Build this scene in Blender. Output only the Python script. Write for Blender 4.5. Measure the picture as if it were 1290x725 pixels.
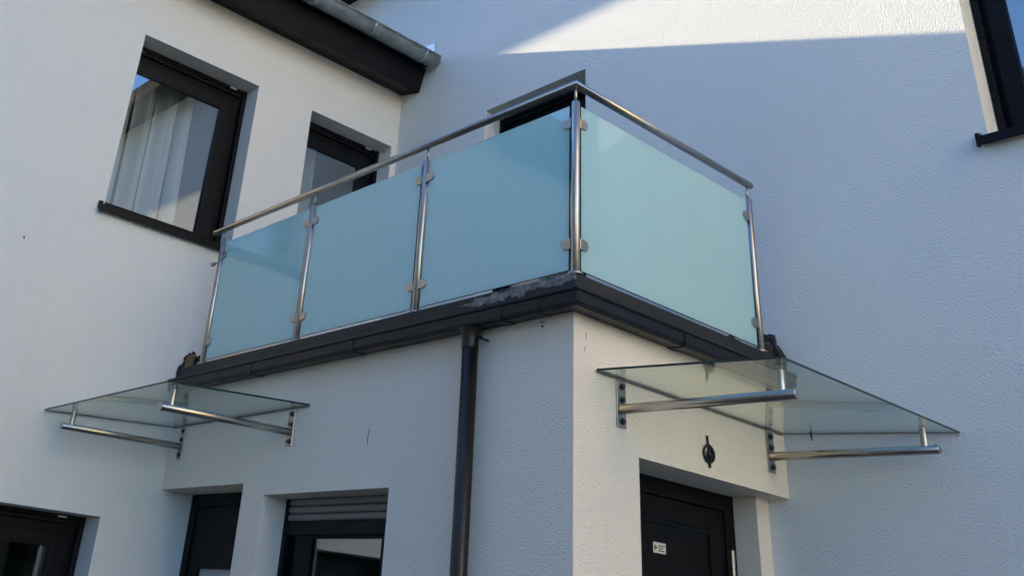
import bpy, bmesh, math, random
from mathutils import Vector, Matrix
random.seed(7)
R = math.radians
S = bpy.context.scene
for o_ in list(bpy.data.objects): bpy.data.objects.remove(o_)
COL = S.collection

# ------------------------------------------------------------------ camera
cam = bpy.data.cameras.new('camera'); camo = bpy.data.objects.new('camera', cam); COL.objects.link(camo)
camo.location = (6.4191, -5.1085, 1.6); camo.rotation_mode = 'XYZ'
camo.rotation_euler = (2.0581, -0.0848, 0.8510)
cam.sensor_fit = 'HORIZONTAL'; cam.sensor_width = 36; cam.lens = 1233.55 / 1290 * 36
cam.shift_x = (645 - 507.62) / 1290; cam.shift_y = -(362.5 - 139.92) / 1290
cam.clip_start = .05; cam.clip_end = 500
S.camera = camo

# ------------------------------------------------------------------ light: low warm sun grazing the right wall, clear sky
SUN = Vector((1, .10, -.361)).normalized()              # direction the light travels
elev = math.asin(-SUN.z); sx, sy = -SUN.x, -SUN.y
world = bpy.data.worlds.new('World'); S.world = world; world.use_nodes = True
wn = world.node_tree.nodes; wl = world.node_tree.links
bg = wn['Background']; sky = wn.new('ShaderNodeTexSky'); sky.sky_type = 'NISHITA'; sky.sun_disc = False
sky.sun_elevation = elev; sky.sun_rotation = math.atan2(sx, sy) % (2 * math.pi)
sky.altitude = 200; sky.air_density = 1.0; sky.dust_density = .7; sky.ozone_density = 5.5
wl.new(sky.outputs[0], bg.inputs[0]); bg.inputs[1].default_value = .115
sl = bpy.data.lights.new('sun', 'SUN'); sl.energy = 5.0; sl.angle = R(.5); sl.color = (1, .805, .52)
so = bpy.data.objects.new('sun', sl); COL.objects.link(so); so.location = (-12, -6, 14)
so.rotation_euler = SUN.to_track_quat('-Z', 'Y').to_euler()
S.view_settings.view_transform = 'Standard'; S.view_settings.look = 'None'; S.view_settings.gamma = 1
S.view_settings.use_curve_mapping = False
S.view_settings.exposure = 2.08
S.render.engine = 'CYCLES'
S.cycles.max_bounces = 10; S.cycles.diffuse_bounces = 5; S.cycles.transparent_max_bounces = 16

# ------------------------------------------------------------------ materials
MAT = {}
def newmat(name):
    m = bpy.data.materials.new(name); m.use_nodes = True; MAT[name] = m
    nt = m.node_tree; b = nt.nodes['Principled BSDF']
    return m, nt, b
def N(nt, t, **k):
    n = nt.nodes.new(t)
    for a, v in k.items(): setattr(n, a, v)
    return n
def pos(nt):
    return N(nt, 'ShaderNodeNewGeometry').outputs['Position']
def noise(nt, scale, detail=3, rough=.55, vec=None):
    n = N(nt, 'ShaderNodeTexNoise'); n.inputs['Scale'].default_value = scale
    n.inputs['Detail'].default_value = detail; n.inputs['Roughness'].default_value = rough
    nt.links.new(vec if vec is not None else pos(nt), n.inputs['Vector']); return n
def ramp(nt, src, stops):
    r = N(nt, 'ShaderNodeValToRGB'); e = r.color_ramp.elements
    while len(e) < len(stops): e.new(.5)
    for i, (p, c) in enumerate(stops):
        e[i].position = p; e[i].color = (c, c, c, 1) if not isinstance(c, tuple) else (*c, 1)
    nt.links.new(src, r.inputs[0]); return r.outputs[0]
def mixc(nt, f, a, b, mode='MIX'):
    m = N(nt, 'ShaderNodeMix', data_type='RGBA', blend_type=mode)
    for sock, v in ((m.inputs['Factor'], f), (m.inputs['A'], a), (m.inputs['B'], b)):
        if isinstance(v, (int, float)): sock.default_value = v
        elif isinstance(v, tuple): sock.default_value = (*v, 1)
        else: nt.links.new(v, sock)
    return m.outputs['Result']
def mathn(nt, op, a, b=None):
    m = N(nt, 'ShaderNodeMath', operation=op)
    for i, v in enumerate((a, b)):
        if v is None: continue
        if isinstance(v, (int, float)): m.inputs[i].default_value = v
        else: nt.links.new(v, m.inputs[i])
    return m.outputs[0]
def bump(nt, h, dist, strength=1.0, normal=None):
    b = N(nt, 'ShaderNodeBump'); b.inputs['Strength'].default_value = strength; b.inputs['Distance'].default_value = dist
    nt.links.new(h, b.inputs['Height'])
    if normal is not None: nt.links.new(normal, b.inputs['Normal'])
    return b.outputs[0]

def stucco(name, col, grain=1.0, dirt=1.0):
    m, nt, b = newmat(name); p = pos(nt)
    big = noise(nt, .7, 4, .6, p); mid = noise(nt, 6, 4, .6, p)
    # rain streaks: noise stretched along z
    mp = N(nt, 'ShaderNodeMapping'); mp.inputs['Scale'].default_value = (9, 9, .55); nt.links.new(p, mp.inputs[0])
    st = noise(nt, 1, 4, .65, mp.outputs[0])
    c = mixc(nt, ramp(nt, big.outputs[0], [(.3, 0.), (.75, .35 * dirt)]), col, tuple(v * f for v, f in zip(col, (.88, .885, .88))))
    c = mixc(nt, ramp(nt, st.outputs[0], [(.55, 0.), (.85, .16 * dirt)]), c, tuple(v * f for v, f in zip(col, (.80, .79, .76))))
    c = mixc(nt, ramp(nt, mid.outputs[0], [(.35, 0.), (.8, .25 * dirt)]), c, tuple(v * .9 for v in col))
    gr = noise(nt, 170, 3, .65, p); vo = N(nt, 'ShaderNodeTexVoronoi'); vo.inputs['Scale'].default_value = 120
    wp = noise(nt, 40, 2, .5, p)
    wv = N(nt, 'ShaderNodeVectorMath', operation='ADD'); sc = N(nt, 'ShaderNodeVectorMath', operation='SCALE'); sc.inputs['Scale'].default_value = .02
    nt.links.new(wp.outputs['Color'], sc.inputs[0]); nt.links.new(p, wv.inputs[0]); nt.links.new(sc.outputs[0], wv.inputs[1])
    nt.links.new(wv.outputs[0], vo.inputs['Vector'])
    lump = noise(nt, 62, 3, .6, p)
    h = mathn(nt, 'ADD', mathn(nt, 'MULTIPLY', gr.outputs[0], .85), mathn(nt, 'MULTIPLY', vo.outputs['Distance'], -.8))
    h = mathn(nt, 'ADD', h, mathn(nt, 'MULTIPLY', lump.outputs[0], .45))
    sw = noise(nt, 2.2, 2, .5, p)
    n1 = bump(nt, sw.outputs[0], .012, .3)
    nt.links.new(bump(nt, h, (.0052) * grain, .9, n1), b.inputs['Normal'])
    nt.links.new(c, b.inputs['Base Color']); b.inputs['Roughness'].default_value = .93
    b.inputs['Specular IOR Level'].default_value = .2
    return m
stucco('render_white', (.765, .80, .805))
stucco('render_wing', (.80, .812, .79))
stucco('render_porch', (.845, .79, .70))
stucco('render_cream', (.80, .68, .45))
stucco('render_grey', (.45, .44, .42))

def simple(name, col, rough, metal=0., nscale=None, namt=.15, bdist=0., spec=.5):
    m, nt, b = newmat(name)
    b.inputs['Metallic'].default_value = metal; b.inputs['Specular IOR Level'].default_value = spec
    if nscale:
        n = noise(nt, nscale, 4, .6)
        c = mixc(nt, ramp(nt, n.outputs[0], [(.3, 0.), (.75, 1.)]), tuple(v * (1 - namt) for v in col), tuple(min(1, v * (1 + namt)) for v in col))
        nt.links.new(c, b.inputs['Base Color'])
        nt.links.new(ramp(nt, n.outputs[0], [(.3, max(0, rough - .1)), (.75, min(1, rough + .1))]), b.inputs['Roughness'])
        if bdist: nt.links.new(bump(nt, n.outputs[0], bdist, .6), b.inputs['Normal'])
    else:
        b.inputs['Base Color'].default_value = (*col, 1); b.inputs['Roughness'].default_value = rough
    return m
simple('anthracite', (.0055, .0066, .0095), .45, 0, 18, .25, spec=.15)
simple('anthracite_frame', (.0045, .0055, .0082), .4, 0, 12, .2, spec=.15)
simple('door_black', (.0045, .0045, .0052), .45, 0, 20, .2, spec=.15)
simple('gutter_black', (.006, .0068, .0105), .4, 0, 7, .45, .0015, spec=.3)
simple('pipe_brown', (.012, .009, .0065), .4, .0, 9, .35)
simple('fascia_black', (.005, .006, .0085), .5, 0, 5, .35, .001, spec=.18)
simple('zinc', (.36, .42, .42), .45, .55, 9, .3, .0008)
simple('zinc_bright', (.62, .64, .65), .35, .8, 14, .2)
simple('shutter_grey', (.20, .195, .19), .5, 0, 15, .12)
simple('clip_white', (.6, .6, .58), .4)
simple('bolt_dark', (.10, .10, .115), .35, .9)
simple('iron_black', (.012, .012, .013), .5, .3, 40, .3)
simple('scratch_dark', (.06, .06, .065), .8)
simple('scratch_grey', (.38, .37, .35), .8)
simple('interior', (.16, .15, .14), .9)
simple('curtain_white', (.86, .88, .90), .9)
simple('roof_tile', (.05, .05, .055), .6, 0, 3, .3, .01)
simple('roof_red', (.055, .045, .045), .65, 0, 4, .3, .01)
simple('bitumen', (.018, .017, .017), .6, 0, 40, .4, .006)
simple('insulation_brown', (.20, .105, .05), .9, 0, 30, .4, .004)
simple('sticker_white', (.62, .62, .6), .45)
simple('frosted_inset', (.35, .37, .38), .35)

# brushed stainless steel
m, nt, b = newmat('stainless')
n = noise(nt, 12, 3, .6); mp = N(nt, 'ShaderNodeMapping'); mp.inputs['Scale'].default_value = (25, 25, 400); nt.links.new(pos(nt), mp.inputs[0])
br = noise(nt, 1, 2, .5, mp.outputs[0])
b.inputs['Metallic'].default_value = 1
nt.links.new(mixc(nt, ramp(nt, n.outputs[0], [(.35, 0.), (.7, 1.)]), (.44, .41, .37), (.50, .465, .425)), b.inputs['Base Color'])
b.inputs['Roughness'].default_value = .30

# clear glass (thin): transparent + fresnel gloss, the same from both sides of the sheet
def schlick(nt, f0):
    g = N(nt, 'ShaderNodeNewGeometry'); dt = N(nt, 'ShaderNodeVectorMath', operation='DOT_PRODUCT')
    nt.links.new(g.outputs['Normal'], dt.inputs[0]); nt.links.new(g.outputs['Incoming'], dt.inputs[1])
    c = mathn(nt, 'SUBTRACT', 1.0, mathn(nt, 'ABSOLUTE', dt.outputs['Value']))
    return mathn(nt, 'ADD', f0, mathn(nt, 'MULTIPLY', 1 - f0, mathn(nt, 'POWER', c, 5)))
def thin_glass(name, tint, ior, rough=0.0):
    m = bpy.data.materials.new(name); m.use_nodes = True; MAT[name] = m; nt = m.node_tree; nt.nodes.clear()
    out = N(nt, 'ShaderNodeOutputMaterial'); mx = N(nt, 'ShaderNodeMixShader'); tr = N(nt, 'ShaderNodeBsdfTransparent'); gl = N(nt, 'ShaderNodeBsdfGlossy')
    fr = schlick(nt, ior)
    tr.inputs[0].default_value = (*tint, 1); gl.inputs['Roughness'].default_value = rough
    nt.links.new(fr, mx.inputs[0]); nt.links.new(tr.outputs[0], mx.inputs[1]); nt.links.new(gl.outputs[0], mx.inputs[2]); nt.links.new(mx.outputs[0], out.inputs[0])
    return m
thin_glass('window_glass', (.86, .90, .89), .28)
thin_glass('window_glass_plain', (.80, .84, .83), .05)
thin_glass('canopy_glass', (.915, .975, .94), .06)
simple('glass_edge', (.012, .03, .026), .2)

# satin (etched) laminated glass: milky body behind a polished outer surface
m = bpy.data.materials.new('satin_glass'); m.use_nodes = True; MAT['satin_glass'] = m; nt = m.node_tree; nt.nodes.clear()
out = N(nt, 'ShaderNodeOutputMaterial'); mx = N(nt, 'ShaderNodeMixShader'); body = N(nt, 'ShaderNodeMixShader')
df = N(nt, 'ShaderNodeBsdfDiffuse'); tl = N(nt, 'ShaderNodeBsdfTranslucent'); gl = N(nt, 'ShaderNodeBsdfGlossy'); fr = schlick(nt, .11)
n = noise(nt, 1.3, 3, .5)
mp = N(nt, 'ShaderNodeMapping'); mp.inputs['Scale'].default_value = (14, 14, .8); nt.links.new(pos(nt), mp.inputs[0])
rain = noise(nt, 1, 5, .65, mp.outputs[0]); smear = noise(nt, 3.5, 4, .6)
cc = mixc(nt, n.outputs[0], (.67, .94, .97), (.71, .96, .98))
cc = mixc(nt, ramp(nt, rain.outputs[0], [(.5, 0.), (.8, .35)]), cc, (.62, .86, .88))
nt.links.new(ramp(nt, smear.outputs[0], [(.35, .008), (.75, .07)]), gl.inputs['Roughness'])
nt.links.new(cc, df.inputs[0]); nt.links.new(cc, tl.inputs[0])

body.inputs[0].default_value = .58
nt.links.new(df.outputs[0], body.inputs[1]); nt.links.new(tl.outputs[0], body.inputs[2])
nt.links.new(fr, mx.inputs[0]); nt.links.new(body.outputs[0], mx.inputs[1]); nt.links.new(gl.outputs[0], mx.inputs[2]); nt.links.new(mx.outputs[0], out.inputs[0])

# painted coping with peeling paint near the outer corner
m, nt, b = newmat('coping_paint'); p = pos(nt)
sep = N(nt, 'ShaderNodeSeparateXYZ'); nt.links.new(p, sep.inputs[0])
band = mathn(nt, 'MULTIPLY', ramp(nt, mathn(nt, 'MULTIPLY', sep.outputs[0], .25), [(.70, 0.), (.745, 1.)]), ramp(nt, mathn(nt, 'MULTIPLY', sep.outputs[1], -.5), [(.885, 0.), (.895, 1.)]))
hz = ramp(nt, mathn(nt, 'SUBTRACT', sep.outputs[2], 2.6), [(.43, 0.), (.475, 1.)])
mp = N(nt, 'ShaderNodeMapping'); mp.inputs['Scale'].default_value = (7, 7, 24); nt.links.new(p, mp.inputs[0])
pn = noise(nt, 1, 5, .65, mp.outputs[0])
mask = ramp(nt, mathn(nt, 'MULTIPLY', mathn(nt, 'MULTIPLY', band, hz), pn.outputs[0]), [(.47, 0.), (.51, 1.)])
fine = noise(nt, 45, 4, .7, p)
pc_ = mixc(nt, ramp(nt, fine.outputs[0], [(.35, 0.), (.7, 1.)]), (.05, .048, .046), (.36, .35, .335))
dk = mixc(nt, ramp(nt, noise(nt, 8, 4, .6, p).outputs[0], [(.35, 0.), (.75, 1.)]), (.005, .0056, .008), (.013, .014, .017))
nt.links.new(mixc(nt, mask, dk, pc_), b.inputs['Base Color']); b.inputs['Roughness'].default_value = .55
hh = mathn(nt, 'ADD', mathn(nt, 'MULTIPLY', mask, -.6), mathn(nt, 'MULTIPLY', fine.outputs[0], .3))
nt.links.new(bump(nt, hh, .005, .8), b.inputs['Normal'])

# paved yard
m, nt, b = newmat('paving'); br = N(nt, 'ShaderNodeTexBrick'); nt.links.new(pos(nt), br.inputs['Vector'])
br.inputs['Scale'].default_value = 1; br.inputs['Brick Width'].default_value = .2; br.inputs['Row Height'].default_value = .1; br.inputs['Mortar Size'].default_value = .004
br.inputs['Color1'].default_value = (.055, .053, .052, 1); br.inputs['Color2'].default_value = (.07, .067, .064, 1); br.inputs['Mortar'].default_value = (.03, .03, .029, 1)
nt.links.new(br.outputs[0], b.inputs['Base Color']); b.inputs['Roughness'].default_value = .85

# ------------------------------------------------------------------ mesh helpers
def box(bm, x0, x1, y0, y1, z0, z1, mi=0):
    x0, x1 = sorted((x0, x1)); y0, y1 = sorted((y0, y1)); z0, z1 = sorted((z0, z1))
    v = [bm.verts.new(c) for c in ((x0, y0, z0), (x1, y0, z0), (x1, y1, z0), (x0, y1, z0), (x0, y0, z1), (x1, y0, z1), (x1, y1, z1), (x0, y1, z1))]
    fs = []
    for q in ((3, 2, 1, 0), (4, 5, 6, 7), (0, 1, 5, 4), (1, 2, 6, 5), (2, 3, 7, 6), (3, 0, 4, 7)):
        f = bm.faces.new([v[i] for i in q]); f.material_index = mi; fs.append(f)
    return fs
def frame_of(d):
    d = d.normalized(); u = Vector((0, 0, 1)) if abs(d.z) < .9 else Vector((1, 0, 0))
    a = d.cross(u).normalized(); return a, a.cross(d).normalized()
def tube(bm, p0, p1, r0, r1=None, seg=24, caps=True, bev=0):
    p0, p1 = Vector(p0), Vector(p1); r1 = r0 if r1 is None else r1; a, c = frame_of(p1 - p0); dr = (p1 - p0).normalized()
    st = [(p0, r0), (p1, r1)]
    if bev: st = [(p0, r0 - bev), (p0 + dr * bev, r0), (p1 - dr * bev, r1), (p1, r1 - bev)]
    rings = [[bm.verts.new(p + (a * math.cos(t) + c * math.sin(t)) * r) for t in [2 * math.pi * i / seg for i in range(seg)]] for p, r in st]
    for k in range(len(rings) - 1):
        for i in range(seg):
            f = bm.faces.new((rings[k][i], rings[k][(i + 1) % seg], rings[k + 1][(i + 1) % seg], rings[k + 1][i])); f.smooth = True
    if caps: bm.faces.new(rings[0][::-1]); bm.faces.new(rings[-1])
def sweep(bm, pts, r, seg=24):
    pts = [Vector(p) for p in pts]; rings = []
    for i, p in enumerate(pts):
        din = (p - pts[i - 1]).normalized() if i else (pts[1] - p).normalized()
        dout = (pts[i + 1] - p).normalized() if i < len(pts) - 1 else din
        tang = (din + dout).normalized(); side = Vector((0, 0, 1)).cross(tang).normalized(); k = 1 / max(.3, tang.dot(din)); up = Vector((0, 0, 1))
        rings.append([bm.verts.new(p + side * (math.cos(t) * r * k) + up * (math.sin(t) * r)) for t in [2 * math.pi * j / seg for j in range(seg)]])
    for k in range(len(rings) - 1):
        for i in range(seg):
            f = bm.faces.new((rings[k][i], rings[k][(i + 1) % seg], rings[k + 1][(i + 1) % seg], rings[k + 1][i])); f.smooth = True
    bm.faces.new(rings[0][::-1]); bm.faces.new(rings[-1])
def prism(bm, poly, axis, a0, a1):
    """closed polygon in the two other axes, extruded along axis"""
    def P(q, t):
        return {'x': (t, q[0], q[1]), 'y': (q[0], t, q[1]), 'z': (q[0], q[1], t)}[axis]
    A = [bm.verts.new(P(q, a0)) for q in poly]; B = [bm.verts.new(P(q, a1)) for q in poly]; n = len(poly)
    for i in range(n): bm.faces.new((A[i], A[(i + 1) % n], B[(i + 1) % n], B[i]))
    bm.faces.new(A[::-1]); bm.faces.new(B)
def obj(name, bm, mat, parent=None, bevel=0, smooth=False, recalc=True):
    if recalc: bmesh.ops.recalc_face_normals(bm, faces=bm.faces)
    vs = [v.co for v in bm.verts]
    c = Vector([(min(v[i] for v in vs) + max(v[i] for v in vs)) / 2 for i in range(3)])
    bmesh.ops.translate(bm, verts=bm.verts, vec=-c)
    me = bpy.data.meshes.new(name); bm.to_mesh(me); bm.free()
    for mm in (mat if isinstance(mat, (list, tuple)) else [mat]): me.materials.append(MAT[mm])
    if smooth:
        for f in me.polygons: f.use_smooth = True
    o = bpy.data.objects.new(name, me); COL.objects.link(o); o['w'] = 0; del o['w']
    WP[o.name] = c
    if parent is not None: o.parent = parent; o.location = c - WP[parent.name]
    else: o.location = c
    if bevel:
        md = o.modifiers.new('bevel', 'BEVEL'); md.width = bevel; md.segments = 2; md.limit_method = 'ANGLE'; md.angle_limit = R(40)
    return o
WP = {}
def thing(name, loc, label, cat, group=None):
    o = bpy.data.objects.new(name, None); COL.objects.link(o); o.location = loc; o.empty_display_size = .2; WP[o.name] = Vector(loc)
    o['label'] = label; o['category'] = cat
    if group: o['group'] = group
    return o
def tag(o, label, cat, group=None):
    o['label'] = label; o['category'] = cat
    if group: o['group'] = group
    return o
def B(): return bmesh.new()

# a face of a building: u runs along it, w points outward
class Face:
    def __init__(s, kind, off): s.k, s.o = kind, off
    def pt(s, u, w, z):
        return {'+x': (s.o + w, u, z), '-x': (s.o - w, u, z), '-y': (u, s.o - w, z), '+y': (u, s.o + w, z)}[s.k]
    def box(s, bm, u0, u1, w0, w1, z0, z1, mi=0):
        p, q = s.pt(u0, w0, z0), s.pt(u1, w1, z1); return box(bm, p[0], q[0], p[1], q[1], p[2], q[2], mi)
    def prism_u(s, bm, poly, u0, u1):      # polygon in (w, z)
        n = len(poly); A = [bm.verts.new(s.pt(u0, *q)) for q in poly]; C = [bm.verts.new(s.pt(u1, *q)) for q in poly]
        for i in range(n): bm.faces.new((A[i], A[(i + 1) % n], C[(i + 1) % n], C[i]))
        bm.faces.new(A[::-1]); bm.faces.new(C)
    def prism_w(s, bm, poly, w0, w1):      # polygon in (u, z)
        n = len(poly); A = [bm.verts.new(s.pt(q[0], w0, q[1])) for q in poly]; C = [bm.verts.new(s.pt(q[0], w1, q[1])) for q in poly]
        for i in range(n): bm.faces.new((A[i], A[(i + 1) % n], C[(i + 1) % n], C[i]))
        bm.faces.new(A[::-1]); bm.faces.new(C)
def wall(face, u0, u1, z0, z1, th, holes):
    bm = B(); us = sorted({u0, u1, *[h[0] for h in holes], *[h[1] for h in holes]}); zs = sorted({z0, z1, *[h[2] for h in holes], *[h[3] for h in holes]})
    solid = lambda i, j: 0 <= i < len(us) - 1 and 0 <= j < len(zs) - 1 and not any(h[0] - 1e-6 <= us[i] and us[i + 1] <= h[1] + 1e-6 and h[2] - 1e-6 <= zs[j] and zs[j + 1] <= h[3] + 1e-6 for h in holes)
    V = {}
    def v(i, j, k):
        if (i, j, k) not in V: V[(i, j, k)] = bm.verts.new(face.pt(us[i], -th * k, zs[j]))
        return V[(i, j, k)]
    for i in range(len(us) - 1):
        for j in range(len(zs) - 1):
            if not solid(i, j): continue
            bm.faces.new((v(i, j, 0), v(i + 1, j, 0), v(i + 1, j + 1, 0), v(i, j + 1, 0)))
            bm.faces.new((v(i, j, 1), v(i + 1, j, 1), v(i + 1, j + 1, 1), v(i, j + 1, 1)))
            for (di, dj, a, c) in ((-1, 0, (i, j), (i, j + 1)), (1, 0, (i + 1, j), (i + 1, j + 1)), (0, -1, (i, j), (i + 1, j)), (0, 1, (i, j + 1), (i + 1, j + 1))):
                if not solid(i + di, j + dj): bm.faces.new((v(*a, 0), v(*c, 0), v(*c, 1), v(*a, 1)))
    return bm
def ring(face, bm, u0, u1, z0, z1, t, w0, w1, tz=None):
    tz = tz or t
    face.box(bm, u0, u0 + t, w0, w1, z0, z1); face.box(bm, u1 - t, u1, w0, w1, z0, z1)
    face.box(bm, u0 + t, u1 - t, w0, w1, z1 - tz, z1); face.box(bm, u0 + t, u1 - t, w0, w1, z0, z0 + tz)

def window(parent, face, u0, u1, z0, z1, d, sill=True, guide=True, clip_u=None, shutter=0, fw=.07, sw=.065, fwz=None, swz=None, rail=.07, label=None, ext=(0, 0, 0), tilt=0, glass='window_glass'):
    """dark framed window set d behind the wall face; children of the window part are its pieces.
    ext: how far the frame runs on behind the render at the lower-u side, upper-u side and bottom"""
    bm = B(); e = .003; fwz = fwz or fw; swz = swz or sw
    zt = z1 - rail if guide else z1
    a0, a1, b0 = u0 - ext[0], u1 + ext[1], z0 - ext[2]
    ring(face, bm, a0 + e, a1 - e, b0 + e, zt - e, fw, -d - .085, -d - .048, fwz)
    w = obj('window', bm, 'anthracite_frame', parent, .003)
    if label: w['label'] = label
    a, c, lo, hi = a0 + fw, a1 - fw, b0 + fwz, zt - fwz
    bm = B(); ring(face, bm, a - .012, c + .012, lo - .012, hi + .012, sw, -d - .07, -d - .026, swz)
    obj('sash', bm, 'anthracite_frame', w, .004)
    a, c, lo, hi = a + sw - .013, c - sw + .013, lo + swz - .013, hi - swz + .013
    bm = B(); ring(face, bm, a, c, lo, hi, .014, -d - .042, -d - .027)
    obj('glazing_bead', bm, 'anthracite_frame', w)
    bm = B(); k = (hi - lo) * math.tan(R(tilt)) / 2; wm = -d - .052
    face.prism_u(bm, [(wm - .003 - k, lo), (wm + .003 - k, lo), (wm + .003 + k, hi), (wm - .003 + k, hi)], a, c)
    obj('pane', bm, glass, w)
    if guide:
        for (a, c) in ((u0 + e, u0 + .038), (u1 - .038, u1 - e)):
            bm = B(); face.box(bm, a, c, -d - .027, -d, z0 + e, z1 - e); obj('guide_rail', bm, 'anthracite', w, .002)
        zb = z1 - rail - shutter
        n = int(round(shutter / .041)) if shutter else 0
        if n:
            for k in range(n):
                bm = B(); zc = z1 - shutter / n * (k + .5); h = shutter / n / 2 - .001
                face.prism_u(bm, [(-d - .020, zc - h), (-d - .012, zc - h + .002), (-d - .0045, zc - h * .3), (-d - .0045, zc + h * .45), (-d - .013, zc + h - .002), (-d - .020, zc + h)], u0 + .03, u1 - .03)
                obj('shutter_slat', bm, 'shutter_grey', w)
            bm = B(); face.box(bm, u0 + .039, u1 - .039, -d - .024, -d - .004, zb, zb + rail - .001); obj('shutter_rail', bm, 'anthracite', w, .004)
        else:
            bm = B(); face.box(bm, u0 + .039, u1 - .039, -d - .026, -d - .008, z1 - rail * .55, z1 - e); obj('shutter_rail', bm, 'anthracite', w, .004)
            bm = B(); face.box(bm, u0 + .039, u1 - .039, -d - .05, -d - .022, z1 - rail - .004, z1 - rail * .58); obj('shutter_slat', bm, 'anthracite', w, .003)
        if clip_u is not None:
            bm = B(); face.box(bm, clip_u - .03, clip_u + .03, -d - .008, -d + .006, z1 - rail * .45, z1 - rail * .22); obj('stop_clip', bm, 'clip_white', w, .002)
    if sill:
        bm = B(); f = .05
        face.prism_u(bm, [(-d - .02, z0 + .016), (f, z0 - .012), (f, z0 - .062), (f - .012, z0 - .062), (f - .012, z0 - .03), (.001, z0 - .03), (-d - .02, z0 - .02)], u0 - .028, u1 + .028)
        so_ = obj('sill', bm, 'anthracite', w, .002)
        for (a, c) in ((u0 - .046, u0 - .0285), (u1 + .0285, u1 + .046)):
            bm = B(); face.prism_u(bm, [(.001, z0 + .02), (f + .006, z0 + .004), (f + .006, z0 - .07), (f - .014, z0 - .07), (f - .014, z0 - .04), (.001, z0 - .035)], a, c)
            oo = obj('sill_end_cap', bm, 'anthracite', w, .002)
    return w

def inner_shell(bm, x0, x1, y0, y1, z0, z1):
    box(bm, x0, x1, y0, y1, z0, z1)

a, b = 3.5828, 1.7387
FL = Face('+x', 0); FR = Face('-y', 0); FP = Face('-y', -b); FQ = Face('+x', a)

# ------------------------------------------------------------------ setting
bm = B(); box(bm, -60, 80, -80, 60, -.3, 0); g = obj('ground', bm, 'paving'); g['kind'] = 'structure'

# ------------------------------------------------------------------ right-hand tall house
H = thing('tall_house', (4, .2, 0), 'tall white rendered house wall with sunlit strip under its eaves', 'house')
holesR = [(1.153, 2.229, 3.1, 5.53), (4.873, 6.15, 4.105, 5.55)]
wR = obj('wall', wall(FR, -7, 6.8, 0, 7.64, .4, holesR), 'render_white', H)
bm = B(); box(bm, -6.9, 6.75, .401, 8, .01, 7.6); obj('interior', bm, 'interior', H)
# room recesses behind the openings are cut by making interior start behind them
bm = B(); prism(bm, [(-0.425, 7.60), (0.4, 7.645), (4.2, 9.6), (8.6, 7.6), (8.6, 7.75), (4.2, 9.85), (-0.445, 7.82), (-0.445, 7.61)], 'x', -7.3, 7.1); obj('roof', bm, 'fascia_black', H)
window(H, FR, 4.873, 6.15, 4.105, 5.55, .165, guide=True, fw=.075, sw=.085, label='dark framed upper window reflecting deep blue sky')
window(H, FR, 1.153, 2.229, 3.14, 5.53, .17, sill=False, label='dark framed balcony door behind the glass railing')
bm = B(); FR.box(bm, 1.153, 2.229, -.3, -.02, 3.101, 3.139); obj('threshold', bm, 'anthracite', H)

# ------------------------------------------------------------------ left house wing
W = thing('house_wing', (-.2, -3.5, 0), 'white rendered house wing with black boxed eave and two upper windows', 'house')
holesL = [(-2.604, -1.538, 4.088, 5.525), (-.985, -.0665, 4.088, 5.525), (-3.45, -2.133, .95, 2.08)]
wL = obj('wall', wall(FL, -9, .02, 0, 6.098, .4, holesL), 'render_wing', W)
bm = B(); box(bm, -5.6, -1.9, -8.9, -.02, .01, 6.0); obj('interior', bm, 'interior', W)
bm = B()   # closed room volumes behind the windows
for (y0, y1, z0, z1) in ((-2.9, -1.26, 3.2, 5.9), (-1.25, -.02, 3.2, 5.9), (-3.9, -2.0, .05, 2.8)):
    x0, x1 = -1.89, -.401
    box(bm, x0, x0 + .03, y0, y1, z0, z1); box(bm, x0 + .03, x1, y0, y0 + .005, z0, z1); box(bm, x0 + .03, x1, y1 - .005, y1, z0, z1)
    box(bm, x0 + .03, x1, y0 + .005, y1 - .005, z0, z0 + .03); box(bm, x0 + .03, x1, y0 + .005, y1 - .005, z1 - .03, z1)
obj('room', bm, 'interior', W)
window(W, FL, -2.604, -1.538, 4.088, 5.525, .172, clip_u=-1.68, fw=.10, sw=.115, fwz=.085, swz=.085, rail=.06, ext=(.14, 0, .07), tilt=.75, label='dark window with white curtain, reflecting a sunlit wall')
window(W, FL, -.985, -.0665, 4.088, 5.525, .172, clip_u=-.2, fw=.10, sw=.115, fwz=.085, swz=.085, rail=.06, ext=(.14, 0, .07), tilt=.75, label='narrower dark window beside the inner corner')
window(W, FL, -3.45, -2.133, .95, 2.08, .2, clip_u=-2.3, fw=.09, sw=.10, fwz=.07, swz=.075, rail=.05, glass='window_glass_plain', label='ground floor dark window')
# boxed eave following a shallow roof pitch
bm = B(); prism(bm, [(-.05, 6.1005), (.253, 6.026), (.325, 6.253), (-.05, 6.36)], 'y', -9.2, -.002); eave = obj('eave_box', bm, 'fascia_black', W, .004)
bm = B(); prism(bm, [(-5.9, 6.36), (-3.4, 7.34), (.385, 6.262), (.395, 6.30), (-3.4, 7.40), (-5.95, 6.42)], 'y', -9.25, -.004); obj('roof', bm, 'roof_tile', W)
bm = B(); box(bm, -5.7, -5.5, -9, -.02, 0, 6.4); box(bm, -5.5, -.4, -9, -8.9, 0, 6.1); obj('wall', bm, 'render_wing', W)
bm = B(); prism(bm, [(-5.5, 6.1), (-.05, 6.1), (-.05, 6.36), (-3.4, 7.33), (-5.5, 6.5)], 'y', -8.99, -8.85); obj('gable', bm, 'render_wing', W)
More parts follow.
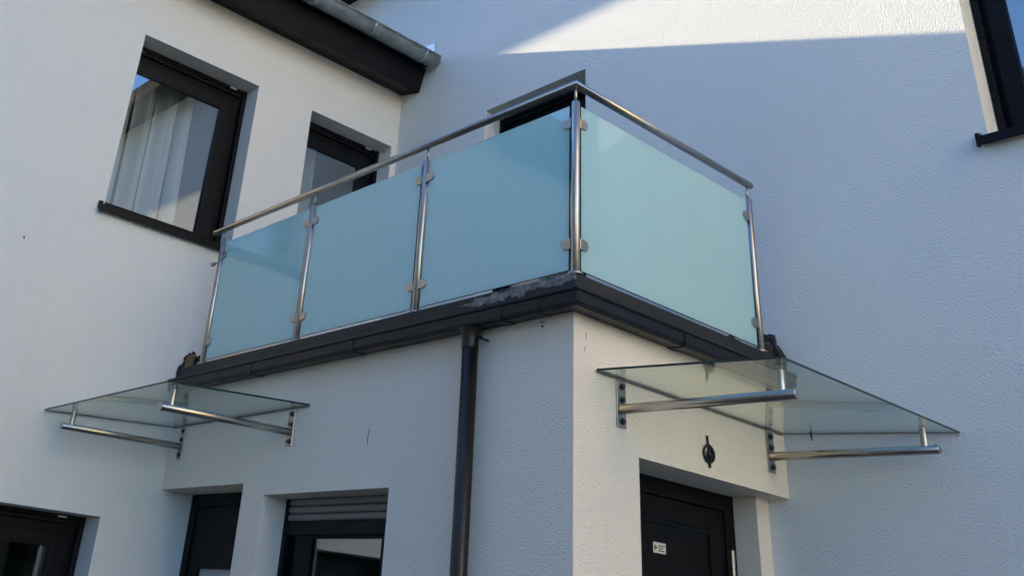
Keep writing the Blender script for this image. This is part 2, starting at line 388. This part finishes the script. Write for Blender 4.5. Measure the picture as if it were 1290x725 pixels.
# half-round zinc gutter
gc, gr_ = (.469, 6.288), .083
def arc_poly(r0, r1, a0=180, a1=360, n=18):
    A = [(gc[0] + r1 * math.cos(R(a0 + (a1 - a0) * i / n)), gc[1] + r1 * math.sin(R(a0 + (a1 - a0) * i / n))) for i in range(n + 1)]
    C = [(gc[0] + r0 * math.cos(R(a0 + (a1 - a0) * i / n)), gc[1] + r0 * math.sin(R(a0 + (a1 - a0) * i / n))) for i in range(n + 1)]
    return A + C[::-1]
def shell_prism(bm, y0, y1, r0, r1, n=18):
    P_ = arc_poly(r0, r1, n=n); k = n + 1
    A = [bm.verts.new((q[0], y0, q[1])) for q in P_]; C = [bm.verts.new((q[0], y1, q[1])) for q in P_]
    m_ = len(P_)
    for i in range(m_):
        f = bm.faces.new((A[i], A[(i + 1) % m_], C[(i + 1) % m_], C[i])); f.smooth = i not in (n, m_ - 1)
    for i in range(n):
        bm.faces.new((A[i], A[i + 1], A[m_ - 2 - i], A[m_ - 1 - i])); bm.faces.new((C[i], C[i + 1], C[m_ - 2 - i], C[m_ - 1 - i]))
bm = B(); shell_prism(bm, -9.2, -.03, gr_ - .003, gr_)
zg = obj('roof_gutter', bm, 'zinc', W)
bm = B(); tube(bm, (gc[0] + gr_ + .004, -9.2, gc[1] + .004), (gc[0] + gr_ + .004, -.03, gc[1] + .004), .010, seg=12); obj('gutter_bead', bm, 'zinc', zg)
bm = B(); prism(bm, arc_poly(0.0, gr_ + .001, n=16)[:17], 'y', -.0295, -.024); obj('gutter_end_cap', bm, 'zinc', zg)
for yy in (-.19, -.80, -1.42, -2.05, -2.7, -3.4):
    bm = B(); shell_prism(bm, yy - .012, yy + .012, gr_ + .0005, gr_ + .004); obj('gutter_bracket', bm, 'zinc', zg)
bm = B()
prism(bm, [(.44, 6.36), (.425, 6.50), (.27, 6.52), (.245, 6.445)], 'y', -.010, -.003)
prism(bm, [(.44, 6.36), (.445, 6.37), (.30, 6.43), (.295, 6.42)], 'y', -.07, -.0105)
obj('wall_flashing', bm, 'zinc_bright', W)

# ------------------------------------------------------------------ porch block in the inner corner
P = thing('entrance_porch', (a / 2, -b / 2, 0), 'flat-roofed white porch block with dark gutter in the corner between the houses', 'porch')
zq, zp, zw = 2.381, 2.3014, 2.2295
wP = obj('wall', wall(FP, -.02, a - .3, 0, 3.0, .4, [(-.02, 1.0195, 0, zp), (1.2533, 2.3868, .9, zw)]), 'render_porch', P)
# the facing wall and the outer corner as one continuous corner pier
bm = wall(FQ, -b, .02, 0, 3.0, .3, [(-1.2835, .02, 0, zq)])
wQ = obj('wall', bm, 'render_porch', P)
bm = B(); box(bm, a - .29, a - .1238, -.119, .02, 0, zq + .02); obj('door_pier', bm, 'render_porch', P)
bm = B(); box(bm, 0.001, a - .31, -b + .41, -.001, 2.75, 3.06); obj('roof_slab', bm, 'bitumen', P)
bm = B(); box(bm, .9, a - .9, -.95, -.4, .001, 2.7); obj('interior', bm, 'interior', P)
bm = B()
box(bm, .001, .35, -b + .42, -.4, .001, 2.7); box(bm, .4, 2.6, -b + .9, -b + .95, .001, 2.7); box(bm, a - .36, a - .33, -1.25, -.1, .001, 2.7)
obj('lobby', bm, 'interior', P)

def sweep_profile(bm, poly, inner=0):
    """profile (offset outward from the porch walls, z) mitred round the outer corner"""
    n = len(poly)
    A = [bm.verts.new((.0025, -b - o, z)) for o, z in poly]; M = [bm.verts.new((a + o, -b - o, z)) for o, z in poly]; C = [bm.verts.new((a + o, -.0025, z)) for o, z in poly]
    for U, V_ in ((A, M), (M, C)):
        for i in range(n): bm.faces.new((U[i], U[(i + 1) % n], V_[(i + 1) % n], V_[i]))
    bm.faces.new(A[::-1]); bm.faces.new(C)
bm = B(); sweep_profile(bm, [(-.24, 3.001), (.040, 3.001), (.0445, 3.03), (.056, 3.036), (.056, 3.096), (.05, 3.102), (-.24, 3.108)]); cop = obj('coping', bm, 'coping_paint', P)
gp = [(.002, 2.940), (.088, 2.932), (.099, 2.938), (.105, 2.950), (.105, 2.996), (.112, 2.999), (.1145, 3.006), (.112, 3.014), (.104, 3.016), (.098, 3.010), (.098, 2.955), (.09, 2.945), (.010, 2.952), (.008, 3.0), (.002, 3.0)]
bm = B(); sweep_profile(bm, gp); gut = obj('gutter', bm, 'gutter_black', P)
def prof_piece(bm, along, t0, t1, grow):
    pl = [(.0015, 2.940 - grow), (.090, 2.932 - grow), (.101 + grow * .7, 2.936 - grow * .6), (.105 + grow, 2.949), (.105 + grow, 2.9955), (.103, 2.9955), (.103, 2.951), (.098, 2.941), (.088, 2.9345), (.0015, 2.942)]
    if along == 'x': FP.prism_u(bm, pl, t0, t1)
    else: FQ.prism_u(bm, pl, t0, t1)
for al, t in (('x', 1.06), ('x', 2.09), ('x', 3.22), ('x', 3.45), ('y', -.985)):
    bm = B(); prof_piece(bm, al, t - (.012 if t == 3.45 else .05), t + .012, .0045 if t != 3.45 else .002); obj('gutter_joint', bm, 'gutter_black', gut)
# mortar laid bare where the paint has peeled off the coping left of the corner
from mathutils import noise as mnoise
simple('old_mortar', (.20, .195, .188), .95, 0, 22, .6, .003)
bm = B(); nx, nz = 150, 14; x0_, x1_, z0_, z1_ = 2.86, 3.632, 3.038, 3.097; V = {}
def peel(i, j):
    x, z = x0_ + (x1_ - x0_) * i / nx, z0_ + (z1_ - z0_) * j / nz; s_ = i / nx; t = j / nz
    q = mnoise.fractal(Vector((x * 11, 0, z * 26)), .9, 2.1, 5) * .55 + mnoise.noise(Vector((x * 4.2, 7, z * 9))) * .35
    lo_ = .05 + .45 * s_; mid_ = .42 + .28 * s_
    return q + .24 - 1.15 * abs(t - mid_) - .5 * max(0, .12 - s_) / .12 - .25 * max(0, s_ - .9) / .1
def pv(i, j):
    if (i, j) not in V:
        x, z = x0_ + (x1_ - x0_) * i / nx, z0_ + (z1_ - z0_) * j / nz
        o_ = .0566 + .0035 * abs(mnoise.fractal(Vector((x * 30, 3, z * 40)), .8, 2, 4)) + .002 * max(0, min(1, peel(i, j) * 3))
        V[(i, j)] = bm.verts.new((x + random.uniform(-.0015, .0015), -b - o_, z + random.uniform(-.001, .001)))
    return V[(i, j)]
for i in range(nx):
    for j in range(nz):
        if peel(i + .5, j + .5) > .02: bm.faces.new((pv(i, j), pv(i + 1, j), pv(i + 1, j + 1), pv(i, j + 1)))
obj('bare_mortar', bm, 'old_mortar', cop)
# torn roofing felt where the coping meets both house walls
def torn(name, pts, nrm, mat, th=.02, parent=cop):
    bm = B(); A = [bm.verts.new(p) for p in pts]; C = [bm.verts.new(Vector(p) + Vector(nrm) * (th + random.uniform(0, th))) for p in pts]; n = len(pts)
    for i in range(n): bm.faces.new((A[i], A[(i + 1) % n], C[(i + 1) % n], C[i]))
    bm.faces.new(A[::-1]); bm.faces.new(C)
    bmesh.ops.triangulate(bm, faces=bm.faces)
    bmesh.ops.subdivide_edges(bm, edges=bm.edges, cuts=2, use_grid_fill=True)
    for v in bm.verts: v.co += Vector([random.uniform(-1, 1) * .0085 for _ in range(3)])
    return obj(name, bm, mat, parent)
torn('torn_felt', [(.012, -1.80, 3.07), (.012, -1.79, 3.12), (.012, -1.765, 3.14), (.012, -1.75, 3.20), (.012, -1.735, 3.225), (.012, -1.68, 3.17), (.012, -1.60, 3.19), (.012, -1.60, 3.07)], (1, 0, 0), 'bitumen')
torn('torn_felt', [(.05, -1.77, 3.10), (.05, -1.77, 3.15), (.05, -1.745, 3.20), (.08, -1.735, 3.225), (.12, -1.735, 3.17), (.17, -1.73, 3.19), (.215, -1.73, 3.165), (.215, -1.73, 3.10)], (0, 1, 0), 'bitumen', .012)
torn('insulation', [(.055, -1.775, 3.105), (.06, -1.772, 3.16), (.09, -1.768, 3.20), (.15, -1.765, 3.185), (.15, -1.768, 3.105)], (0, 1, 0), 'insulation_brown', .01)
torn('torn_felt', [(3.50, -.012, 3.10), (3.51, -.012, 3.22), (3.55, -.012, 3.245), (3.592, -.012, 3.24), (3.60, -.012, 3.19), (3.625, -.012, 3.16), (3.645, -.012, 3.12), (3.645, -.012, 3.08)], (0, -1, 0), 'bitumen')
torn('torn_felt', [(3.585, -.05, 3.10), (3.59, -.06, 3.17), (3.592, -.10, 3.185), (3.59, -.15, 3.15), (3.588, -.17, 3.10)], (1, 0, 0), 'bitumen', .012)
torn('torn_felt', [(3.55, -.50, 3.10), (3.55, -.42, 3.15), (3.55, -.33, 3.145), (3.55, -.30, 3.10)], (1, 0, 0), 'bitumen', .008)
# downpipe
bm = B(); tube(bm, (2.985, -b - .06, .02), (2.985, -b - .06, 2.8495), .0395, seg=32)
dp = obj('downpipe', bm, 'pipe_brown', P)
bm = B(); prev = None
for (zz, rr) in ((2.84, .0405), (2.868, .0408), (2.888, .043), (2.905, .047), (2.920, .053), (2.936, .060)):
    if prev: tube(bm, (2.983, -b - .062, prev[0]), (2.983, -b - .062, zz), prev[1], rr, seg=32, caps=False)
    prev = (zz, rr)
bmesh.ops.remove_doubles(bm, verts=bm.verts, dist=.0002)
obj('outlet', bm, 'pipe_brown', dp)
bm = B(); box(bm, 3.02, 3.056, -b - .064, -b - .05, 2.884, 2.892); box(bm, 3.0445, 3.056, -b - .064, -b - .004, 2.876, 2.8835); obj('outlet_bracket', bm, 'iron_black', dp)
for zz in (.6, 2.0):
    bm = B(); tube(bm, (2.985, -b - .06, zz), (2.985, -b - .06, zz + .03), .045, seg=32) if zz < 1 else tube(bm, (2.985, -b - .06, 1.55), (2.985, -b - .06, 1.58), .045, seg=32); obj('pipe_clip', bm, 'pipe_brown', dp)
# side door at the inner corner
d1 = .2421
bm = B(); FP.box(bm, .001, .075, -d1 - .08, -d1, .02, zp - .001); FP.box(bm, .945, 1.018, -d1 - .08, -d1, .02, zp - .001); FP.box(bm, .0755, .9445, -d1 - .08, -d1, zp - .076, zp - .001)
dr1 = obj('door', bm, 'door_black', P, .003); dr1['label'] = 'side door at the inner corner with a pale glass inset'
bm = B(); FP.box(bm, .078, .21, -d1 - .07, -d1 - .012, .03, zp - .079); FP.box(bm, .755, .942, -d1 - .07, -d1 - .012, .03, zp - .079); FP.box(bm, .2105, .7545, -d1 - .07, -d1 - .012, 1.845, zp - .079); FP.box(bm, .2105, .7545, -d1 - .07, -d1 - .012, .03, .9)
obj('door_leaf', bm, 'door_black', dr1, .003)
bm = B(); FP.box(bm, .2, .765, -d1 - .045, -d1 - .03, .89, 1.855); obj('glass_inset', bm, 'frosted_inset', dr1)
# porch window with half-lowered shutter
window(P, FP, 1.2533, 2.3868, .9, zw, .1645, sill=True, shutter=.123, rail=.075, fw=.12, sw=.13, fwz=.06, swz=.075, label='porch window with grey roller shutter slats')
# front door
xd_ = .2578
def Q(bm, *k): FQ.box(bm, *k)
bm = B(); Q(bm, -1.2825, -1.205, -xd_ - .07, -xd_, .02, zq - .001); Q(bm, -.205, -.1195, -xd_ - .07, -xd_, .02, zq - .001); Q(bm, -1.2045, -.2055, -xd_ - .07, -xd_, zq - .082, zq - .001)
fd = obj('door', bm, 'door_black', P, .004); fd['label'] = 'black front door with small sticker and bar handle'
bm = B(); ring(FQ, bm, -1.202, -.208, .03, zq - .085, .105, -xd_ - .065, -xd_ - .010); obj('door_leaf', bm, 'door_black', fd, .004)
bm = B(); Q(bm, -1.098, -.312, -xd_ - .06, -xd_ - .022, .134, zq - .189); dpn = obj('door_panel', bm, 'door_black', fd, .003)
bm = B(); ring(FQ, bm, -1.0965, -.3135, .1355, zq - .1905, .022, -xd_ - .0215, -xd_ - .012); obj('panel_moulding', bm, 'anthracite_frame', fd, .003)
bm = B(); tube(bm, FQ.pt(-.245, -xd_ + .05, 1.0), FQ.pt(-.245, -xd_ + .05, 2.105), .015, seg=20, bev=.002); hd = obj('handle', bm, 'stainless', fd)
for zz in (1.15, 1.95):
    bm = B(); tube(bm, FQ.pt(-.245, -xd_ - .010, zz), FQ.pt(-.245, -xd_ + .05, zz), .009, seg=16); obj('handle_standoff', bm, 'stainless', fd)
# sticker: light plate, dark arrow and lines of print
bm = B(); Q(bm, -.812, -.712, -xd_ - .022, -xd_ - .0205, 2.036, 2.084); stk = obj('sticker', bm, 'sticker_white', fd)
bm = B(); ww = -xd_ - .0203
FQ.prism_w(bm, [(-.803, 2.046), (-.803, 2.074), (-.778, 2.060)], ww - .0003, ww)
for k, (u0, u1) in enumerate(((-.772, -.722), (-.772, -.735), (-.772, -.722))): Q(bm, u0, u1, ww - .0003, ww, 2.067 - k * .011, 2.072 - k * .011)
obj('sticker_print', bm, 'scratch_dark', fd)
# little scars in the render
def scar(parent, face, pts, wd, mat='scratch_dark'):
    bm = B()
    for (u0, z0), (u1, z1) in zip(pts, pts[1:]):
        dx, dz = u1 - u0, z1 - z0; L = math.hypot(dx, dz) or 1; nx, nz = -dz / L * wd, dx / L * wd
        face.prism_w(bm, [(u0 - nx, z0 - nz), (u1 - nx * .6, z1 - nz * .6), (u1 + nx * .6, z1 + nz * .6), (u0 + nx, z0 + nz)], .0005, .0022 + random.random() * .0006)
    return obj('scar', bm, mat, parent)
scar(wP, FP, [(2.183, 2.53), (2.179, 2.49), (2.181, 2.45)], .0022)
scar(wP, FP, [(3.385, 2.918), (3.405, 2.92), (3.41, 2.917)], .0025); scar(wP, FP, [(3.39, 2.898), (3.405, 2.901)], .005)
scar(wR, FR, [(3.742, 2.755), (3.741, 2.70)], .0022); scar(wR, FR, [(3.741, 2.70), (3.744, 2.665)], .005)
scar(wR, FR, [(4.05, 2.79), (4.10, 2.785)], .003)
scar(wQ, FQ, [(-1.655, 2.865), (-1.65, 2.83)], .0022, 'scratch_grey'); scar(wQ, FQ, [(-1.66, 2.80), (-1.665, 2.775)], .002, 'scratch_grey')
scar(wL, FL, [(-3.09, 3.70), (-3.085, 3.68)], .005)
scar(wQ, FQ, [(-.70, 2.92), (-.705, 2.87), (-.71, 2.83)], .007, 'scratch_grey')

# ------------------------------------------------------------------ balcony railing (one welded frame)
RL = thing('balcony_railing', (a, -b, 3.1), 'stainless steel balcony railing with four frosted blue-green glass panes', 'railing')
yp, xq = -b - .0172, a + .0234
zpb, zpt, zhr = 3.1095, 4.008, 4.1105; pr = .0212
posts = [(.2818, yp, 'P'), (1.3973, yp, 'P'), (2.4992, yp, 'P'), (xq, yp, 'C'), (xq, -.1991, 'Q')]
def clamp(bm, cx, cy, cz, axis, sgn):
    # D-shaped glass clamp: flat at the post, rounded outside, 24 mm thick
    L, hh, th = .034, .026, .0145; pts = [(0, -hh), (L, -hh)] + [(L + hh * math.sin(R(t)), -hh * math.cos(R(t))) for t in range(15, 180, 15)] + [(L, hh), (0, hh)]
    pl = [((pr - .002 + u) * sgn, z) for u, z in pts]
    if axis == 'x': prism(bm, [(cx + u, cz + z) for u, z in pl], 'y', cy - th, cy + th)
    else: prism(bm, [(cy + u, cz + z) for u, z in pl], 'x', cx - th, cx + th)
for i, (x, y, k) in enumerate(posts):
    bm = B(); tube(bm, (x, y, zpb), (x, y, zpt), pr, seg=32, bev=.002); po = obj('post', bm, 'stainless', RL)
    bm = B(); tube(bm, (x, y, 3.1025), (x, y, 3.1125), .036, seg=32, bev=.002); obj('base_rosette', bm, 'stainless', po)
    bm = B(); tube(bm, (x, y, zpt), (x, y, zhr - .012), .0072, seg=16); obj('pin', bm, 'stainless', po)
    sides = []
    if k == 'P': sides = [('x', 1)] if i == 0 else [('x', -1), ('x', 1)]
    if k == 'C': sides = [('x', -1), ('y', 1)]
    if k == 'Q': sides = [('y', -1)]
    for ax, sg in sides:
        for zc in (3.258, 3.893):
            bm = B(); clamp(bm, x, y, zc, ax, sg); obj('clamp', bm, 'stainless', po, .002)
    if i == 0:
        bm = B(); tube(bm, (x - pr + .003, y, 3.855), (x - .091, y, 3.855), .007, seg=16); tube(bm, (x - .09, y, 3.855), (x - .12, y, 3.855), .018, seg=20, bev=.005)
        obj('wall_tie', bm, 'stainless', po)
bm = B(); sweep(bm, [(.123, yp, zhr), (xq, yp, zhr), (xq, -.165, zhr)], pr, 32); hr = obj('handrail', bm, 'stainless', RL)
for p0, p1 in (((.123, yp, zhr), (.114, yp, zhr)), ((xq, -.165, zhr), (xq, -.150, zhr))):
    bm = B(); tube(bm, p0, p1, .0195, .017, seg=24); obj('end_cap', bm, 'stainless', hr)
gz0, gz1, gt = 3.132, 3.995, .0045
def pane(x0, x1, y0, y1):
    bm = B(); fs = box(bm, x0, x1, y0, y1, gz0, gz1)
    bm.faces.ensure_lookup_table(); lx = abs(x1 - x0) > abs(y1 - y0)
    for f in fs:
        f.normal_update(); nn = f.normal
        if abs(nn.z) > .5 or (lx and abs(nn.x) > .5) or (not lx and abs(nn.y) > .5): f.material_index = 1
    obj('glass_pane', bm, ['satin_glass', 'glass_edge'], RL)
gp_ = .036
for i in range(3): pane(posts[i][0] + gp_, posts[i + 1][0] - gp_, yp - gt, yp + gt)
pane(xq - gt, xq + gt, yp + gp_, -.1991 - gp_)

# ------------------------------------------------------------------ glass canopies
def canopy(label, face, u0, u1, ub, pj):
    t = thing('glass_canopy', face.pt((u0 + u1) / 2, 0, 2.5), label, 'canopy', 'glass door canopies on the porch')
    z0, z1 = 2.714, 2.654        # wall edge, front edge; pj: projection
    th = .0105
    bm = B()
    poly = [(.008, z0), (pj, z1), (pj, z1 - th), (.008, z0 - th)]
    n = 4; A = [bm.verts.new(face.pt(u0, *q)) for q in poly]; C = [bm.verts.new(face.pt(u1, *q)) for q in poly]
    for i in range(n):
        f = bm.faces.new((A[i], A[(i + 1) % n], C[(i + 1) % n], C[i])); f.material_index = 0 if i in (0, 2) else 1
    f = bm.faces.new(A[::-1]); f.material_index = 1; f = bm.faces.new(C); f.material_index = 1
    obj('glass_sheet', bm, ['canopy_glass', 'glass_edge'], t)
    bm = B(); face.box(bm, u0 + .01, u1 - .01, .001, .0075, z0 - .014, z0 + .004); obj('seal_strip', bm, 'shutter_grey', t)
    slope = (z1 - z0) / pj
    for u in ub:
        bm = B(); face.prism_w(bm, [(u - .033, 2.487), (u + .033, 2.487), (u + .033, z0 - .016), (u - .033, z0 - .016)], .0008, .0085)
        br = obj('bracket_plate', bm, 'stainless', t, .003)
        zs = 2.568; pe_ = .86; ze = zs + slope * pe_ * .3
        bm = B(); tube(bm, face.pt(u, .007, zs), face.pt(u, pe_, ze), .0215, seg=32, bev=.0025); obj('support_bar', bm, 'stainless', br)
        ws = .795; zb = zs + (ze - zs) * ws / pe_; zg_ = z0 + slope * ws - th
        bm = B(); tube(bm, face.pt(u, ws, zb + .01), face.pt(u, ws, zg_ - .0005), .0172, seg=24, caps=False); obj('glass_standoff', bm, 'stainless', br)
        bm = B(); tube(bm, face.pt(u, ws, zg_ + th + .0008), face.pt(u, ws, zg_ + th + .006), .0155, seg=24, bev=.002); obj('cover_disc', bm, 'stainless', br)
        for zz in (2.515, 2.612, 2.670):
            bm = B(); tube(bm, face.pt(u + .004, .008, zz), face.pt(u + .004, .011, zz), .0155, seg=20); tube(bm, face.pt(u + .004, .011, zz), face.pt(u + .004, .021, zz), .0115, seg=6); obj('bolt', bm, 'bolt_dark', br)
canopy('clear glass canopy on steel bars above the front door', FQ, -1.588, -.012, (-1.412, -.155), .905)
canopy('clear glass canopy on steel bars above the side door', FP, .012, 1.615, (.165, 1.447), .93)

# ------------------------------------------------------------------ wrought iron emblem over the front door
bm = B(); cu, cz = -.732, 2.487; n = 40
def ribbon(pts, rad):
    for (p0, p1) in zip(pts, pts[1:]): tube(bm, FQ.pt(p0[0], .008, p0[1]), FQ.pt(p1[0], .008, p1[1]), rad, seg=8)
ribbon([(cu + .043 * math.cos(t), cz + .040 * math.sin(t)) for t in [2 * math.pi * i / n for i in range(n + 1)]], .0055)
ribbon([(cu - .008, cz + .085), (cu - .006, cz + .06), (cu - .001, cz + .035), (cu, cz - .02), (cu + .003, cz - .065)], .0055)
ribbon([(cu + .002, cz + .028), (cu + .022, cz + .024), (cu + .031, cz + .004), (cu + .022, cz - .018), (cu + .005, cz - .022)], .007)
ribbon([(cu - .018, cz - .028), (cu - .016, cz + .005), (cu - .006, cz + .012)], .0045)
tube(bm, FQ.pt(cu, -.001, cz + .02), FQ.pt(cu, .01, cz + .02), .005, seg=8); tube(bm, FQ.pt(cu + .001, -.001, cz - .03), FQ.pt(cu + .001, .01, cz - .03), .005, seg=8)
tag(obj('wall_emblem', bm, 'iron_black'), 'small black wrought iron ring emblem with vertical bar above the front door', 'emblem')

# ------------------------------------------------------------------ curtains
def curtain(label, y0, y1, x, amp, wl_, z0, z1, skew=0, gaps=()):
    bm = B(); n = 90; m_ = 14; V = []
    for j in range(m_ + 1):
        t = j / m_; row = []
        for i in range(n + 1):
            s_ = i / n; y = y0 + (y1 - y0) * s_ + skew * (1 - t) * s_
            ph = s_ * (y1 - y0) / wl_ * 2 * math.pi
            row.append(bm.verts.new((x + amp * (math.sin(ph + .4 * math.sin(3 * s_ + 2 * t)) + .35 * math.sin(2.3 * ph + 1)), y, z0 + (z1 - z0) * t)))
        V.append(row)
    for j in range(m_):
        for i in range(n):
            if any(g0 < i / n < g1 for g0, g1 in gaps): continue
            bm.faces.new((V[j][i], V[j][i + 1], V[j + 1][i + 1], V[j + 1][i])).smooth = True
    o = obj('curtain', bm, 'curtain_white', None, recalc=False)
    md = o.modifiers.new('thickness', 'SOLIDIFY'); md.thickness = .002
    return tag(o, label, 'curtain')
curtain('white curtain gathered behind the wider upper window', -2.74, -1.90, -.44, .06, .2, 4.0, 5.5, .05, ((.40, .43), (.62, .64), (.86, .90)))
curtain('pale curtain behind the narrow upper window at the corner', -1.08, -.62, -.44, .05, .2, 4.0, 5.5, .0, ((.55, .58),))

# ------------------------------------------------------------------ houses around the yard (seen in reflections; the cream one added to bounce warm light)
def plain_house(name, label, face, u0, u1, depth, eave, ridge, wmat, rmat, wins):
    c = face.pt((u0 + u1) / 2, -depth / 2, 0)
    t = thing(name, c, label, 'house')
    obj('wall', wall(face, u0, u1, 0, eave, .35, wins), wmat, t)
    bm = B(); face.box(bm, u0, u1, -depth, -depth + .3, 0, eave); face.box(bm, u0, u0 + .3, -depth + .3, -.35, 0, eave); face.box(bm, u1 - .3, u1, -depth + .3, -.35, 0, eave); obj('wall', bm, wmat, t)
    bm = B(); face.box(bm, u0 + .35, u1 - .35, -depth + .35, -.8, .01, eave - .1); obj('interior', bm, 'interior', t)
    bm = B(); o = .4
    face.prism_u(bm, [(o, eave - .1), (-depth / 2, ridge), (-depth - o, eave - .1), (-depth - o, eave + .12), (-depth / 2, ridge + .22), (o, eave + .12)], u0 - .3, u1 + .3); obj('roof', bm, rmat, t)
    bm = B(); face.prism_u(bm, [(-.05, eave), (-depth / 2, ridge - .2), (-depth + .05, eave)], u0 + .02, u1 - .02); obj('gable', bm, wmat, t)
    for h in wins: window(t, face, *h, .14, guide=False)
    return t
plain_house('added_neighbour_house', 'unseen cream rendered house, added and sized to bounce warm light onto the porch', Face('-x', 14), -4, 1.6, 8, 15, 17.2, 'render_cream', 'roof_red',
            [(u, u + 1.2, z, z + 1.3) for u in (-2.3, -.3) for z in (1.0, 3.9, 6.8, 9.7, 12.5)])
plain_house('opposite_house', 'grey rendered house with steep dark roof behind the yard', Face('+y', -11), -8, 8, 8, 8.3, 12.75, 'render_grey', 'roof_tile',
            [(u, u + 1.2, z, z + 1.4) for u in (-6, -2, 2, 5.5) for z in (1.0, 3.8, 6.3)])
